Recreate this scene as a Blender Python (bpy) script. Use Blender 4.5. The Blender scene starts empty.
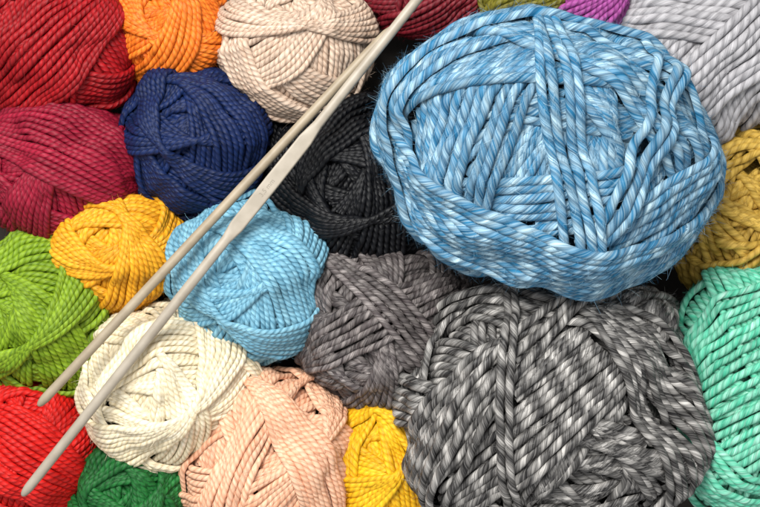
import bpy, math, numpy as np
from mathutils import Vector, Matrix
U=0.01; D=1400.0; CX,CY=380.0,253.5
def W(px,py,z):
    k=(D-z)/D
    return np.array([(px-CX)*k,-(py-CY)*k,z])
def lin(h):
    h=h.lstrip('#'); o=[]
    for i in (0,2,4):
        c=int(h[i:i+2],16)/255
        o.append(c/12.92 if c<=0.04045 else ((c+0.055)/1.055)**2.4)
    return (*o,1)

# ---------- material ----------
def yarn_mat(name,c1,c2,c3,w,plies=3,pitch=1.1,marl=0.0,sheen=0.1,rough=0.55,bump=0.09,streak=0.9,groove=0.24,spec=0.32,pmw=.4,sw=.4,fine=3.2,tonev=.24,us=.2,crisp=3.0):
    m=bpy.data.materials.new(name); m.use_nodes=True
    nt=m.node_tree; N=nt.nodes; L=nt.links; N.clear()
    def math_(op,a,b=None,c=None,clamp=False):
        n=N.new('ShaderNodeMath'); n.operation=op; n.use_clamp=clamp
        for i,v in enumerate((a,b,c)):
            if v is None: continue
            if isinstance(v,(int,float)): n.inputs[i].default_value=v
            else: L.new(v,n.inputs[i])
        return n.outputs[0]
    def mix(f,a,b,blend='MIX'):
        n=N.new('ShaderNodeMix'); n.data_type='RGBA'; n.blend_type=blend
        if isinstance(f,(int,float)): n.inputs[0].default_value=f
        else: L.new(f,n.inputs[0])
        for s,v in ((n.inputs[6],a),(n.inputs[7],b)):
            if isinstance(v,tuple): s.default_value=v
            else: L.new(v,s)
        return n.outputs[2]
    at=N.new('ShaderNodeAttribute'); at.attribute_name='yc'
    sp=N.new('ShaderNodeSeparateXYZ'); L.new(at.outputs['Vector'],sp.inputs[0])
    u,v,r=sp.outputs
    def noise(x,y,z,scale,detail):
        cb=N.new('ShaderNodeCombineXYZ')
        for i,q in enumerate((x,y,z)):
            if isinstance(q,(int,float)): cb.inputs[i].default_value=q
            else: L.new(q,cb.inputs[i])
        n=N.new('ShaderNodeTexNoise'); n.inputs['Scale'].default_value=scale; n.inputs['Detail'].default_value=detail
        L.new(cb.outputs[0],n.inputs['Vector']); return n.outputs['Fac']
    rr=math_('MULTIPLY',r,91.0)
    wob=noise(math_('MULTIPLY',u,0.3),rr,7.0,1.0,1.0)
    ph=math_('ADD',math_('ADD',math_('MULTIPLY',v,plies),math_('DIVIDE',u,pitch)),math_('MULTIPLY',wob,1.2))
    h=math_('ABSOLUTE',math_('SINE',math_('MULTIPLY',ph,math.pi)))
    fib=noise(math_('MULTIPLY',u,0.3),math_('MULTIPLY',ph,6.0),rr,1.0,3.0)
    low=noise(math_('MULTIPLY',u,0.07),rr,2.0,1.0,2.0)
    st=math_('MULTIPLY_ADD',fib,3.5,-1.35,clamp=True)
    lw=math_('MULTIPLY_ADD',low,3.5,-1.25,clamp=True)
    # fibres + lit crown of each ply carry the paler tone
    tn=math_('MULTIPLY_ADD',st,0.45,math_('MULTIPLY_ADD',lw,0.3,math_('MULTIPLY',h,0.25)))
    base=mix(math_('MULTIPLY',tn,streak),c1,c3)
    if marl>0:
        f2=noise(math_('MULTIPLY',u,us),math_('MULTIPLY',ph,fine),math_('ADD',rr,31.0),1.0,4.0)
        s2=math_('MULTIPLY_ADD',f2,crisp,.3-crisp*.5,clamp=True)
        pm=math_('MULTIPLY_ADD',math_('SINE',math_('MULTIPLY',ph,2*math.pi/plies)),0.5,0.5)
        pm2=math_('MULTIPLY',math_('MULTIPLY',pm,pm),math_('MULTIPLY_ADD',st,0.8,0.2))
        mk=math_('ADD',math_('MULTIPLY',s2,sw),math_('MULTIPLY',math_('MULTIPLY',pm2,pmw),math_('MULTIPLY_ADD',lw,0.8,0.5)),clamp=True)
        base=mix(math_('MULTIPLY',mk,marl),base,c2)
    dk=math_('MULTIPLY_ADD',h,groove,1-groove,clamp=True)  # crease shade between plies, painted into the yarn colour
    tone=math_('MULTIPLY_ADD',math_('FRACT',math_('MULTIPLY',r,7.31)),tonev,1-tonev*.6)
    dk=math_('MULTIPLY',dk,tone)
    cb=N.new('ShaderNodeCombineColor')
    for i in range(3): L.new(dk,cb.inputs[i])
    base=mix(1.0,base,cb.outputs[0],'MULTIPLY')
    bh=math_('ADD',h,math_('MULTIPLY',fib,0.8))
    bp=N.new('ShaderNodeBump'); bp.inputs['Strength'].default_value=1.0; bp.inputs['Distance'].default_value=bump*w*U
    L.new(bh,bp.inputs['Height'])
    P=N.new('ShaderNodeBsdfPrincipled')
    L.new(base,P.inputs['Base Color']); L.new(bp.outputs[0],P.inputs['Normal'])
    P.inputs['Roughness'].default_value=rough
    P.inputs['Specular IOR Level'].default_value=spec
    P.inputs['Sheen Weight'].default_value=sheen
    P.inputs['Sheen Roughness'].default_value=0.45
    P.inputs['Sheen Tint'].default_value=c3
    O=N.new('ShaderNodeOutputMaterial'); L.new(P.outputs[0],O.inputs[0])
    return m

# ---------- winding ----------
def cube_idx(d,N):
    a=np.abs(d); ax=np.argmax(a,1); i=np.arange(len(d))
    m=a[i,ax]; s=(d[i,ax]>0).astype(int)
    uu=d[i,(ax+1)%3]/m; vv=d[i,(ax+2)%3]/m
    uu=np.arctan(uu)*4/math.pi; vv=np.arctan(vv)*4/math.pi
    iu=np.clip(((uu+1)*0.5*N).astype(int),0,N-1); iv=np.clip(((vv+1)*0.5*N).astype(int),0,N-1)
    return ((ax*2+s)*N+iu)*N+iv
def cube_dirs(N):
    g=np.tan(((np.arange(N)+.5)/N*2-1)*math.pi/4)
    out=[]
    for ax in range(3):
        for s in (0,1):
            uu,vv=np.meshgrid(g,g,indexing='ij')
            d=np.zeros((N*N,3)); sg=1 if s else -1
            d[:,ax]=sg; d[:,(ax+1)%3]=uu.ravel(); d[:,(ax+2)%3]=vv.ravel()
            out.append(d)
    d=np.concatenate(out); return d/np.linalg.norm(d,axis=1,keepdims=True)
NS,NT=20,40
DS=cube_dirs(NS); DT=cube_dirs(NT)
SIG=0.26
KER=np.exp((DT@DS.T-1)/(SIG*SIG)).astype(np.float32); KER/=KER.sum(1,keepdims=True)
def nrm(v): return v/np.linalg.norm(v,axis=-1,keepdims=True)
def smooth(h,k):
    n=len(h); ker=np.hanning(2*k+3)[1:-1]; ker/=ker.sum()
    e=np.concatenate([h[-k:],h,h[:k]])
    return np.convolve(e,ker,'valid')[:n]

def make_ball(px,py,a,b,c,zc,w,mat,label,hole=None,alpha=0.4,layers=2.6,bund=(6,11),custom=(),rot=0.0,pw=2.0,seed=1,
              fuzz=5500,fuzzlen=6.0,lobe=False,side_frac=0.0,step=0.34,jit=0.18,flat=0.75,grow=1.05,deep=5,wv=0.4,curl=0.0,lump=0.014):
    rng=np.random.default_rng(seed)
    k=(D-zc)/D; a*=grow; b*=grow
    ctr=W(px,py,zc); R=(a*b*c)**(1/3)*k; a,b,c=a*k,b*k,c*k
    cr,sr=math.cos(math.radians(rot)),math.sin(math.radians(rot))
    def px2dir(x,y):
        X=(x-px); Y=-(y-py)
        X,Y=cr*X+sr*Y,-sr*X+cr*Y
        X/=a/k; Y/=b/k
        q=X*X+Y*Y
        if q>0.97: s=math.sqrt(0.97/q); X*=s;Y*=s;q=0.97
        return np.array([X,Y,math.sqrt(1-q)])
    A=px2dir(*hole) if hole is not None else nrm(np.array([rng.normal()*.6,rng.normal()*.6,1.0]))
    X=nrm(np.cross(A,[0.31,0.9,0.2])); Y=np.cross(A,X)
    N=int(1.57*R/(w/3.2))+2
    H=np.zeros(6*N*N)
    strands=[]
    M=int(2*math.pi*R/(step*w))
    t=np.linspace(0,2*math.pi,M,endpoint=False)
    kb=max(2,int(1.6/step))
    def bundle(items):
        H0=H.copy()
        wob=[rng.normal()/(q+1) for q in range(4)]; wph=rng.uniform(0,6.28,4)
        for jj,(n,dl) in enumerate(items):
            n=nrm(n)
            e1=nrm(np.cross(n,[0.12,-0.33,0.94] if abs(n[2])<0.9 else [1,0.1,0.0])); e2=np.cross(n,e1)
            ww=sum(rng.normal()*np.sin((q+1)*t+rng.uniform(0,6.28))/(q+1)**.7 for q in range(7))*jit*w/R*0.5
            ww=ww+sum(wob[q]*np.sin((q+1)*t+wph[q]) for q in range(4))*wv*w/R
            dl_=dl+ww
            d=np.sin(dl_)[:,None]*n+np.cos(dl_)[:,None]*(np.cos(t)[:,None]*e1+np.sin(t)[:,None]*e2)
            side=nrm(n-(d@n)[:,None]*d)
            q=None
            for s in (-0.36,0,0.36):
                v=H0[cube_idx(nrm(d+side*s*w/R),N)]
                q=v if q is None else np.maximum(q,v)
            h=q.copy()
            for _ in range(4): h=np.maximum(q,smooth(h,kb))
            h=smooth(h,max(1,kb//2))
            hc=h+0.38*w+rng.uniform(-0.05,0.12)*w+0.006*w*jj
            for s in (-0.46,-0.23,0,0.23,0.46):
                ix=cube_idx(nrm(d+side*s*w/R),N)
                np.maximum.at(H,ix,hc+w*0.34*math.sqrt(1-(s*2)**2*0.95))
            strands.append((d,hc,side,rng.random()))
    n0=nrm(np.array([rng.normal(),rng.normal(),0.15]))
    bundle([(n0,x+np.zeros(M)) for x in np.arange(-1.45,1.45,w/R*0.93)])
    total=int(layers*2*R/w*1.1); cnt=0; psi=rng.uniform(0,6.28)
    while cnt<total:
        pr=cnt/total
        m=rng.integers(bund[0],bund[1]+1); al=alpha*rng.uniform(0.85,1.25)*(0.25+0.85*min(1,pr*1.5)); sg=rng.uniform(0.96,1.04)
        if rng.random()<side_frac:
            n0=nrm(rng.normal(size=3)); x0=rng.normal()*0.3
            bundle([(n0,x0+(j-m/2)*w/R*sg+np.zeros(M)) for j in range(m)])
        else:
            da=rng.uniform(0.2,0.8)*w/R; it=[]
            kp=curl*rng.uniform(0.5,1.2)
            for j in range(m):
                ps=psi+j*w/R*sg/max(.5,math.cos(kp+al)); aa=al+da*j*0.6
                th=math.pi/2-aa-kp
                it.append((math.cos(th)*A+math.sin(th)*(math.cos(ps)*X+math.sin(ps)*Y),kp+np.zeros(M)))
            bundle(it)
        psi+=2.4+rng.normal()*0.25; cnt+=m
    for cu in custom:
        (x1,y1,x2,y2),(x3,y3,x4,y4)=cu[0],cu[1]; s=cu[2] if len(cu)>2 else 0.0
        P1,Q1,P2,Q2=px2dir(x1,y1),px2dir(x2,y2),px2dir(x3,y3),px2dir(x4,y4)
        def plane(f):
            P=nrm(P1*(1-f)+P2*f); Q=nrm(Q1*(1-f)+Q2*f)
            mid=(P+Q)/2; C=np.array([mid[0]*s,mid[1]*s,0.0])
            n=nrm(np.cross(P-C,Q-C)); d0=float(np.dot(n,P))
            return n,math.asin(max(-.95,min(.95,d0)))
        if len(cu)>3: m=cu[3]
        else:
            def mids(f):
                P=nrm(P1*(1-f)+P2*f); Q=nrm(Q1*(1-f)+Q2*f)
                n,x=plane(f); mm=nrm(P+Q); mm=nrm(mm-n*np.dot(mm,n)); return math.cos(x)*mm+math.sin(x)*n
            ms=[mids(f) for f in np.linspace(0,1,9)]
            wid=max(np.linalg.norm(P1-P2),np.linalg.norm(Q1-Q2),sum(np.linalg.norm(ms[i]-ms[i+1]) for i in range(8)))
            m=max(1,int(round(wid*R/(w*0.97)))+1)
        bundle([(lambda q_:(q_[0],q_[1]+np.zeros(M)))(plane(j/(m-1) if m>1 else 0)) for j in range(m)])
    HS=H[cube_idx(DS,N)]
    for _ in range(4): HS=HS+H[cube_idx(nrm(DS+rng.normal(size=DS.shape)*0.02),N)]
    HT=KER@(HS/5).astype(np.float32)
    fd=cube_dirs(N)
    def lowf(d): return HT[cube_idx(d,NT)]
    Heff=H-flat*lowf(fd)
    hm=np.percentile(Heff,75)
    LK=[(rng.normal(size=3)*f_,rng.uniform(0,6.28),1/f_) for f_ in (2.0,2.4,3.2,4.0)]
    def comp(h):
        z=(h-hm)/w
        return w*np.where(z>0,np.log1p(np.maximum(z,0)),deep*np.tanh(z/deep))
    def shape(d,h):
        if pw!=2.0:
            f=(np.abs(d)**pw).sum(1)**(-1/pw); dd=d*f[:,None]
        else: dd=d
        lf=1+lump*sum(np.sin(d@kv+p_)*g_*2 for kv,p_,g_ in LK)
        p=dd*np.array([a,b,c])*(lf*(R+comp(h))/R)[:,None]
        x=p[:,0]*cr-p[:,1]*sr; y=p[:,0]*sr+p[:,1]*cr
        return np.stack([x,y,p[:,2]],1)
    K=11 if lobe else 9
    phi=np.radians(np.linspace(-118,118,K))
    VV=[];FF=[];AT=[];base=0; samp=[]
    for (d,hc,side,rd) in strands:
        mn=None
        for s in (-0.5,0,0.5):
            v=H[cube_idx(nrm(d+side*s*w/R),N)]
            mn=v if mn is None else np.minimum(mn,v)
        keep=(mn<hc+1.4*w)&(d[:,2]>-0.35)
        kk=keep.copy()
        for s in (-2,-1,1,2): kk|=np.roll(keep,s)
        if not kk.any(): continue
        he=hc-flat*smooth(lowf(d),kb*2)
        p=shape(d,he)
        T=nrm(np.roll(p,-1,0)-np.roll(p,1,0))
        G=nrm(shape(d,np.full(M,hm+0.1))-shape(d,np.full(M,hm-0.9)))
        Nn=nrm(G-(G*T).sum(1)[:,None]*T); B=np.cross(T,Nn)
        seg=np.linalg.norm(np.roll(p,-1,0)-p,axis=1); ul=np.concatenate([[0],np.cumsum(seg)[:-1]])/w
        start=int(np.argmin(kk)) if not kk.all() else 0
        order=(np.arange(M)+start)%M
        if kk.all(): order=np.concatenate([order,[start]])
        kx=kk[order]
        ch=np.flatnonzero(np.diff(np.concatenate([[0],kx.astype(int),[0]])))
        rad=0.53*w*(0.93+0.13*((rd*13.7)%1))
        for i0,i1 in zip(ch[::2],ch[1::2]):
            if i1-i0<3: continue
            o=order[i0:i1]; Ln=len(o)
            uu=ul[o].copy()
            wrap=np.flatnonzero(np.diff(uu)<0)
            if len(wrap): uu[wrap[0]+1:]+=ul[-1]+seg[-1]/w
            v=phi/(2*math.pi)
            rr=np.full((Ln,K),rad)
            rr=rr*(1+0.04*np.sin(uu*0.7+rd*40)+0.03*np.sin(uu*1.9+rd*90))[:,None]
            q=p[o][:,None,:]+rr[:,:,None]*(np.cos(phi)[None,:,None]*Nn[o][:,None,:]+np.sin(phi)[None,:,None]*B[o][:,None,:])
            VV.append(q.reshape(-1,3))
            AT.append(np.stack([np.repeat(uu,K),np.tile(v,Ln),np.full(Ln*K,rd)],1))
            ii=(np.arange(Ln-1)[:,None]*K+np.arange(K-1)[None,:]).reshape(-1)+base
            FF.append(np.stack([ii,ii+K,ii+K+1,ii+1],1)); base+=Ln*K
            samp.append(np.concatenate([p[o],Nn[o],T[o],np.full((Ln,1),rd)],1)[keep[o]])
    rad=0.53*w
    nu,nv=48,28
    th=np.linspace(0,2*math.pi,nu,endpoint=False); la=np.linspace(-math.pi/2,math.pi/2,nv)
    dd=np.stack([np.outer(np.cos(la),np.cos(th)),np.outer(np.cos(la),np.sin(th)),np.outer(np.sin(la),np.ones(nu))],2).reshape(-1,3)
    pc=shape(dd,-flat*lowf(dd)-0.3*w)
    VV.append(pc); AT.append(np.stack([dd[:,0]*9,dd[:,1]*3,dd[:,2]],1))
    i,j=np.meshgrid(np.arange(nv-1),np.arange(nu),indexing='ij'); i=i.ravel();j=j.ravel();j2=(j+1)%nu
    FF.append(np.stack([i*nu+j,i*nu+j2,(i+1)*nu+j2,(i+1)*nu+j],1)+base); base+=len(pc)
    if fuzz:
        S=np.concatenate(samp); S=S[rng.integers(0,len(S),fuzz)]
        p0=S[:,:3]+S[:,3:6]*rad*0.85; n0=S[:,3:6]; t0=S[:,6:9]
        sg=rng.choice([-1,1],fuzz)[:,None]
        dirv=nrm(t0*sg*rng.uniform(0.4,1.6,(fuzz,1))+n0*rng.uniform(0.05,0.6,(fuzz,1))+rng.normal(size=(fuzz,3))*0.35)
        Lh=fuzzlen*rng.uniform(0.4,1.4,(fuzz,1)); cv=rng.normal(size=(fuzz,3))*0.35-n0*0.3
        sd=nrm(np.cross(dirv,n0+rng.normal(size=(fuzz,3))*0.3))
        pts=[]
        for q in range(5):
            f=q/4; c0=p0+dirv*Lh*f+cv*Lh*f*f; wd=0.13*(1-0.6*f)
            pts+= [c0-sd*wd,c0+sd*wd]
        pts=np.stack(pts,1).reshape(-1,3)
        VV.append(pts); AT.append(np.repeat(np.stack([rng.uniform(0,50,fuzz),np.full(fuzz,.17),rng.random(fuzz)],1),10,axis=0))
        bi=(np.arange(fuzz)*10)[:,None]+np.arange(0,8,2)[None,:]; bi=bi.ravel()+base
        FF.append(np.stack([bi,bi+1,bi+3,bi+2],1)); base+=len(pts)
    V=np.concatenate(VV)*U; F=np.concatenate(FF); At=np.concatenate(AT)
    me=bpy.data.meshes.new('yarn_ball')
    me.vertices.add(len(V)); me.vertices.foreach_set('co',V.astype(np.float32).ravel())
    me.loops.add(len(F)*4); me.loops.foreach_set('vertex_index',F.astype(np.int32).ravel())
    me.polygons.add(len(F)); me.polygons.foreach_set('loop_start',np.arange(0,len(F)*4,4,dtype=np.int32))
    me.polygons.foreach_set('use_smooth',np.ones(len(F),dtype=bool))
    me.update(calc_edges=True)
    at=me.attributes.new('yc','FLOAT_VECTOR','POINT'); at.data.foreach_set('vector',At.astype(np.float32).ravel())
    me.materials.append(mat)
    ob=bpy.data.objects.new('yarn_ball',me); ob.location=Vector(ctr*U)
    bpy.context.scene.collection.objects.link(ob)
    ob['label']=label; ob['category']='ball of yarn'; ob['group']='balls of yarn packed together'
    return ob

def ym(name,c1,c3,w,c2=None,**k):
    return yarn_mat(name,lin(c1),lin(c2 or c3),lin(c3),w,**k)

B=make_ball
SW=dict(flat=0.52,layers=2.7,deep=9.0,bund=(7,11),wv=.3,curl=.42)
q=5.5
# top row
B(50,42,90,78,66,66,q,ym('dark_red_yarn','70040b','b4101a',q,sheen=.02,spec=.28),'dark red ball of cotton yarn with diagonal windings',hole=(15,20),alpha=.3,seed=3,curl=.2,
  custom=[((-20,60,90,-20),(60,110,130,20),0.4)])
B(168,28,63,58,50,58,q,ym('orange_yarn','cc5202','fa9230',q),'orange ball of cotton yarn beside a navy one',hole=(160,8),alpha=.27,seed=4,**SW)
B(294,44,77,71,62,66,q,ym('beige_yarn','a8866e','e8d4c0',q,spec=.4),'pale beige ball of shiny cotton yarn under the needles',hole=(288,10),alpha=.26,seed=75,**SW)
B(428,-4,66,42,40,50,q,ym('brown_red_yarn','540c16','8c1e2c',q),'brownish red ball of yarn behind the blue ball',seed=6,hole=(440,-20))
B(530,4,52,34,35,104,q,ym('olive_yarn','544f14','857e26',q),'olive green ball of yarn peeking out behind the blue ball',seed=7,hole=(550,-20))
B(584,6,46,38,32,106,q,ym('purple_yarn','7c2a70','b456a4',q),'purple ball of yarn mostly hidden behind the blue ball',seed=8,hole=(590,-18))
B(700,46,112,96,72,74,7.8,ym('pale_grey_yarn','88868a','cbc9cc',7.8,pitch=1.4,rough=.6,spec=.3),'pale silvery grey ball of thick soft yarn',hole=(690,-20),alpha=.3,seed=9,lobe=True,step=.24,fuzz=9000,
  custom=[((640,40,720,60),(660,0,760,20),0.3),((670,80,740,10),(720,110,780,40),0.3)])
# second row
B(60,168,80,76,62,62,q,ym('maroon_yarn','66051a','a41a38',q,sheen=.02,spec=.28),'maroon crimson ball of cotton yarn with sweeping windings',hole=(25,150),alpha=.3,seed=10,curl=.3,
  custom=[((5,110,135,150),(0,150,120,205),0.3)])
B(197,139,73,75,60,62,q,ym('navy_yarn','040e2c','132c62',q,sheen=.0,spec=.28),'navy blue ball of cotton yarn with criss-cross windings',hole=(185,118),alpha=.26,seed=61,**SW)
B(356,184,90,92,60,50,q,ym('charcoal_yarn','020204','080a12',q,sheen=.0,spec=.32,rough=.5),'charcoal black ball of cotton yarn beside the blue ball',hole=(340,185),alpha=.24,seed=31,**SW)
B(742,218,76,90,55,60,6.4,ym('gold_yarn','9a751e','e8c25e',6.4,plies=2,pitch=1.4,rough=.6,spec=.3),'golden mustard ball of yarn beneath the big blue ball',hole=(735,195),alpha=.4,seed=53,jit=1.0,layers=2.8,bund=(2,5),curl=.3,wv=1.2)
# big blue
bm=ym('blue_marled_yarn','0b5078','267ba5',8.2,c2='c6e1ea',marl=1.0,sheen=.12,pitch=1.3,bump=.09,groove=.28,pmw=.65,sw=.42,fine=4.8,rough=.62,spec=.22,us=.17,crisp=3.3)
B(547,154,158,122,112,150,8.2,bm,'large blue and white marled yarn ball, fuzzy and thick',hole=(640,100),alpha=.3,layers=2.2,seed=14,lobe=True,step=.22,pw=2.5,rot=-14,
  fuzz=38000,fuzzlen=9,jit=.3,wv=.45,curl=.2,lump=.02,
  custom=[((400,150,470,50),(470,215,540,70),0.2),
          ((430,70,560,50),(420,110,520,90),0.2),
          ((610,60,700,150),(575,40,640,30),0.3),
          ((560,80,680,230),(610,60,705,190),0.1),
          ((560,225,700,130),(620,270,700,205),0.1),
          ((640,80,588,225),(655,85,602,230),0.2,3),
          ((530,80,552,225),(556,78,582,222),0.2,4),
          ((388,130,540,235),(405,205,590,280),-0.15),
          ((420,85,660,58),(440,45,640,30),-0.1,6),
          ])
# third row
B(117,250,67,59,52,66,q,ym('mustard_yarn','c67f04','f8b82c',q,groove=.18),'mustard yellow ball of cotton yarn resting between others',hole=(108,238),alpha=.26,seed=35,**SW)
B(250,277,79,80,64,72,5.5,ym('light_blue_yarn','3b82a4','9fd2e2',5.5,spec=.4),'light blue ball of cotton yarn with a swirled hollow',hole=(232,266),alpha=.28,seed=77,**SW)
B(40,310,76,86,60,58,5.7,ym('lime_yarn','4e7006','94b226',5.7),'lime green ball of cotton yarn with curved windings',hole=(10,320),alpha=.3,seed=17,**SW)
B(382,328,88,86,62,58,6.0,ym('taupe_grey_yarn','1a1516','564d4e',6.0,c2='c8bfbb',marl=1,pmw=.38,sw=.28,tonev=.6,us=.15),'taupe grey marled ball of cotton yarn',hole=(355,345),alpha=.28,seed=64,flat=.45,layers=2.2,deep=9,wv=.4,curl=.3,bund=(4,7),
  custom=[((330,320,410,280),(345,355,430,310),0.1),((350,285,420,365),(372,275,438,345),0.1)])
B(756,392,84,123,70,78,6.4,ym('mint_yarn','22a07c','62d8b2',6.4,c2='dcfcf0',marl=.8,pmw=.5),'mint green yarn skein with slanted windings meeting in a chevron',hole=(735,320),alpha=.3,seed=19,pw=3.0,lobe=True,step=.26,layers=1.3,jit=.3,
  custom=[((710,300,760,420),(790,300,820,400),0.3),((700,330,770,290),(710,470,800,410),0.4),((700,425,770,480),(705,480,750,515),0.3)])
# fourth row
B(167,384,87,81,66,70,5.6,ym('cream_yarn','dcc89c','fbf3df',5.6,groove=.16),'cream white ball of cotton yarn beneath two needles',hole=(150,394),alpha=.27,seed=73,**SW)
B(28,448,72,72,58,56,5.7,ym('bright_red_yarn','ac0407','ee2218',5.7,sheen=.03),'bright red ball of cotton yarn under a needle tip',hole=(0,430),alpha=.3,seed=21,curl=.3,
  custom=[((-10,400,85,450),(-20,450,60,505),0.3)])
B(131,492,66,58,50,54,5.7,ym('dark_green_yarn','083f17','247f38',5.7,sheen=.03),'dark green ball of cotton yarn',hole=(128,485),alpha=.26,seed=22,**SW)
B(270,464,88,94,64,66,5.7,ym('peach_yarn','d68f68','fcd6b8',5.7,groove=.18),'peach ball of cotton yarn with windings converging in a V',hole=(282,435),alpha=.24,seed=41,flat=.52,layers=2.5,deep=9,bund=(7,11),wv=.3,curl=.2,
  custom=[((215,470,262,405),(245,505,282,420),0.2),((325,440,290,400),(308,500,276,425),0.2)])
B(388,468,57,78,56,54,5.7,ym('yellow_yarn','da9602','ffd42a',5.7,groove=.18),'bright yellow ball of cotton yarn wedged between others',hole=(375,440),alpha=.26,seed=24,curl=.3)
gm=ym('grey_marled_yarn','0d0c0d','2e2c2d',7.2,c2='d8d4cf',marl=1.0,pitch=1.15,bump=.09,groove=.3,pmw=.9,sw=.26,fine=4.8,rough=.48,spec=.38,tonev=.4,us=.22,crisp=4.0)
B(551,406,144,120,92,96,7.2,gm,'large dark and light grey marled yarn ball',hole=(585,476),alpha=.26,layers=2.3,seed=45,lobe=True,step=.23,pw=2.55,rot=0,
  fuzz=14000,fuzzlen=6,flat=.58,jit=.25,deep=8,wv=.4,curl=.3,
  custom=[((590,320,470,390),(640,350,560,430),0.2),
          ((430,400,520,320),(450,470,545,350),0.2),
          ((560,320,660,400),(600,310,690,390),0.2),
          ((580,330,640,460),(620,335,690,440),0.2),
          ((560,305,450,420),(575,312,470,440),0.1,3),
          ((500,340,504,460),(507,340,511,460),0.5,2)])

# ---------- needles ----------
def needle(p0,p1,prof,mat,label):
    p0=W(*p0);p1=W(*p1); ax=p1-p0; Ln=np.linalg.norm(ax); T=ax/Ln
    s=nrm(np.cross(T,[0,0,1.0])); n=np.cross(s,T); K=32
    V=[];F=[]
    for (dst,r,fl) in prof:
        f=dst if dst>=0 else Ln+dst
        for k in range(K):
            g=2*math.pi*k/K
            sn=math.sin(g); 
            if fl<0.9: sn=max(-fl,min(fl,sn*1.0))*1.0
            V.append(tuple((T*f+s*r*math.cos(g)+n*r*sn)*U))
    R=len(prof)
    for i in range(R-1):
        for k in range(K):
            F.append((i*K+k,i*K+(k+1)%K,(i+1)*K+(k+1)%K,(i+1)*K+k))
    F.append(tuple(range(K))[::-1]); F.append(tuple((R-1)*K+k for k in range(K)))
    me=bpy.data.meshes.new('knitting_needle'); me.from_pydata(V,[],F); me.update()
    for f in me.polygons: f.use_smooth=True
    me.materials.append(mat)
    ob=bpy.data.objects.new('knitting_needle',me); ob.location=Vector(p0*U)
    bpy.context.scene.collection.objects.link(ob)
    ob['label']=label; ob['category']='knitting needle'; ob['group']='pair of knitting needles on the yarn'
    return ob,p0,p1,T,s,n
def needle_mat(name,c,c2,rough,metal):
    m=bpy.data.materials.new(name); m.use_nodes=True; N=m.node_tree.nodes; L=m.node_tree.links
    P=N['Principled BSDF']; P.inputs['Roughness'].default_value=rough; P.inputs['Metallic'].default_value=metal
    tc=N.new('ShaderNodeTexCoord'); nz=N.new('ShaderNodeTexNoise'); nz.inputs['Scale'].default_value=6; nz.inputs['Detail'].default_value=6
    L.new(tc.outputs['Object'],nz.inputs['Vector'])
    cr=N.new('ShaderNodeValToRGB'); cr.color_ramp.elements[0].position=.35; cr.color_ramp.elements[1].position=.65
    cr.color_ramp.elements[0].color=lin(c); cr.color_ramp.elements[1].color=lin(c2)
    L.new(nz.outputs['Fac'],cr.inputs[0]); L.new(cr.outputs[0],P.inputs['Base Color'])
    bp=N.new('ShaderNodeBump'); bp.inputs['Strength'].default_value=.2; bp.inputs['Distance'].default_value=.006
    L.new(nz.outputs['Fac'],bp.inputs['Height']); L.new(bp.outputs[0],P.inputs['Normal'])
    return m
nm=needle_mat('grey_enamel','968c7d','a69c8d',.45,0.0)
nm2=needle_mat('beige_enamel','90826d','a1937d',.5,0.0)
tip=[(0,0.6,1),(0.6,1.6,1),(2,2.7,1),(5,3.7,1),(10,4.4,1)]
A,a0,a1,T,s,n=needle((22,496,138),(428,-14,150),tip+[(30,4.6,1),(230,4.7,1),(296,4.6,1),(304,5.8,.55),(311,6.8,.42),(362,7.1,.38),(410,6.8,.42),(418,5.8,.55),(428,4.5,1),(560,4.5,1),(-1,4.5,1)],nm,
   'pale grey needle with flattened stamped grip lying across yarn')
Bn=needle((38,406,136),(392,27,137),tip+[(25,4.3,1),(200,4.5,1),(400,4.5,1),(-30,4.4,1),(-8,3.8,1),(-2,2.4,1),(0-0.01,0.8,1)],nm2,
   'slim beige needle crossing beneath the grey one')
cu=bpy.data.curves.new('size_mark','FONT'); cu.body='3,5 mm'; cu.size=0.062; cu.extrude=0.0005; cu.align_x='CENTER'; cu.align_y='CENTER'
tmp=bpy.data.objects.new('tmp',cu); bpy.context.scene.collection.objects.link(tmp)
dg=bpy.context.evaluated_depsgraph_get(); me=bpy.data.meshes.new_from_object(tmp.evaluated_get(dg)); bpy.data.objects.remove(tmp)
mk=bpy.data.materials.new('stamp_ink'); mk.use_nodes=True; mk.node_tree.nodes['Principled BSDF'].inputs['Base Color'].default_value=lin('857c6e')
me.materials.clear(); me.materials.append(mk)
tx=bpy.data.objects.new('size_mark',me); bpy.context.scene.collection.objects.link(tx)
o=T*355+n*(7.1*.39+0.06)
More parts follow.
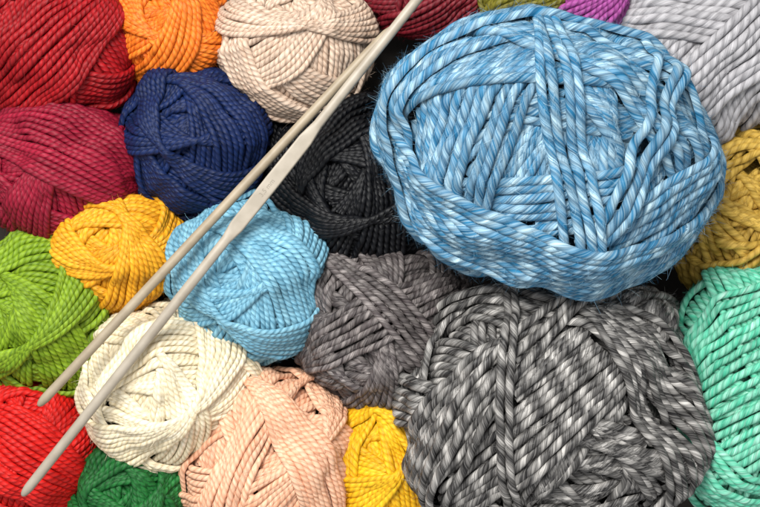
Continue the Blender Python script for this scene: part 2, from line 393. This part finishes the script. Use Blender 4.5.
tx.parent=A
m3=Matrix(((T[0],-s[0],n[0]),(T[1],-s[1],n[1]),(T[2],-s[2],n[2])))
tx.matrix_local=Matrix.Translation(Vector(o*U))@m3.to_4x4()

# ---------- table ----------
me=bpy.data.meshes.new('table_surface'); q=14
me.from_pydata([(-q,-q,0),(q,-q,0),(q,q,0),(-q,q,0)],[],[(0,1,2,3)])
tm=bpy.data.materials.new('dark_wood'); tm.use_nodes=True; N=tm.node_tree.nodes; L=tm.node_tree.links
nz=N.new('ShaderNodeTexNoise'); nz.inputs['Scale'].default_value=3; cr=N.new('ShaderNodeValToRGB')
cr.color_ramp.elements[0].color=(.012,.01,.008,1); cr.color_ramp.elements[1].color=(.035,.026,.02,1)
L.new(nz.outputs['Fac'],cr.inputs[0]); L.new(cr.outputs[0],N['Principled BSDF'].inputs['Base Color'])
N['Principled BSDF'].inputs['Roughness'].default_value=.9
me.materials.append(tm); tb=bpy.data.objects.new('table_surface',me); bpy.context.scene.collection.objects.link(tb)
tb['kind']='structure'

# ---------- light ----------
w=bpy.data.worlds.new('World'); bpy.context.scene.world=w; w.use_nodes=True
w.node_tree.nodes['Background'].inputs[0].default_value=(.98,.99,1,1); w.node_tree.nodes['Background'].inputs[1].default_value=.68
def area(loc,size,en,col):
    l=bpy.data.lights.new('key_area_light','AREA'); l.size=size; l.energy=en; l.color=col
    o=bpy.data.objects.new('key_area_light',l); o.location=loc
    o.rotation_euler=(Vector((0,0,.5))-Vector(loc)).to_track_quat('-Z','Y').to_euler()
    bpy.context.scene.collection.objects.link(o)
area((-4,7,14),7,3600,(1,.985,.95))  # broad key lamp added for soft light from upper left, not a window
c=bpy.data.cameras.new('camera'); co=bpy.data.objects.new('camera',c); co.location=(0,0,D*U)
c.lens=36*D/760; c.sensor_width=36; c.clip_end=200
bpy.context.scene.collection.objects.link(co); bpy.context.scene.camera=co
sc=bpy.context.scene
sc.view_settings.view_transform='Standard'; sc.view_settings.look='None'; sc.view_settings.exposure=0
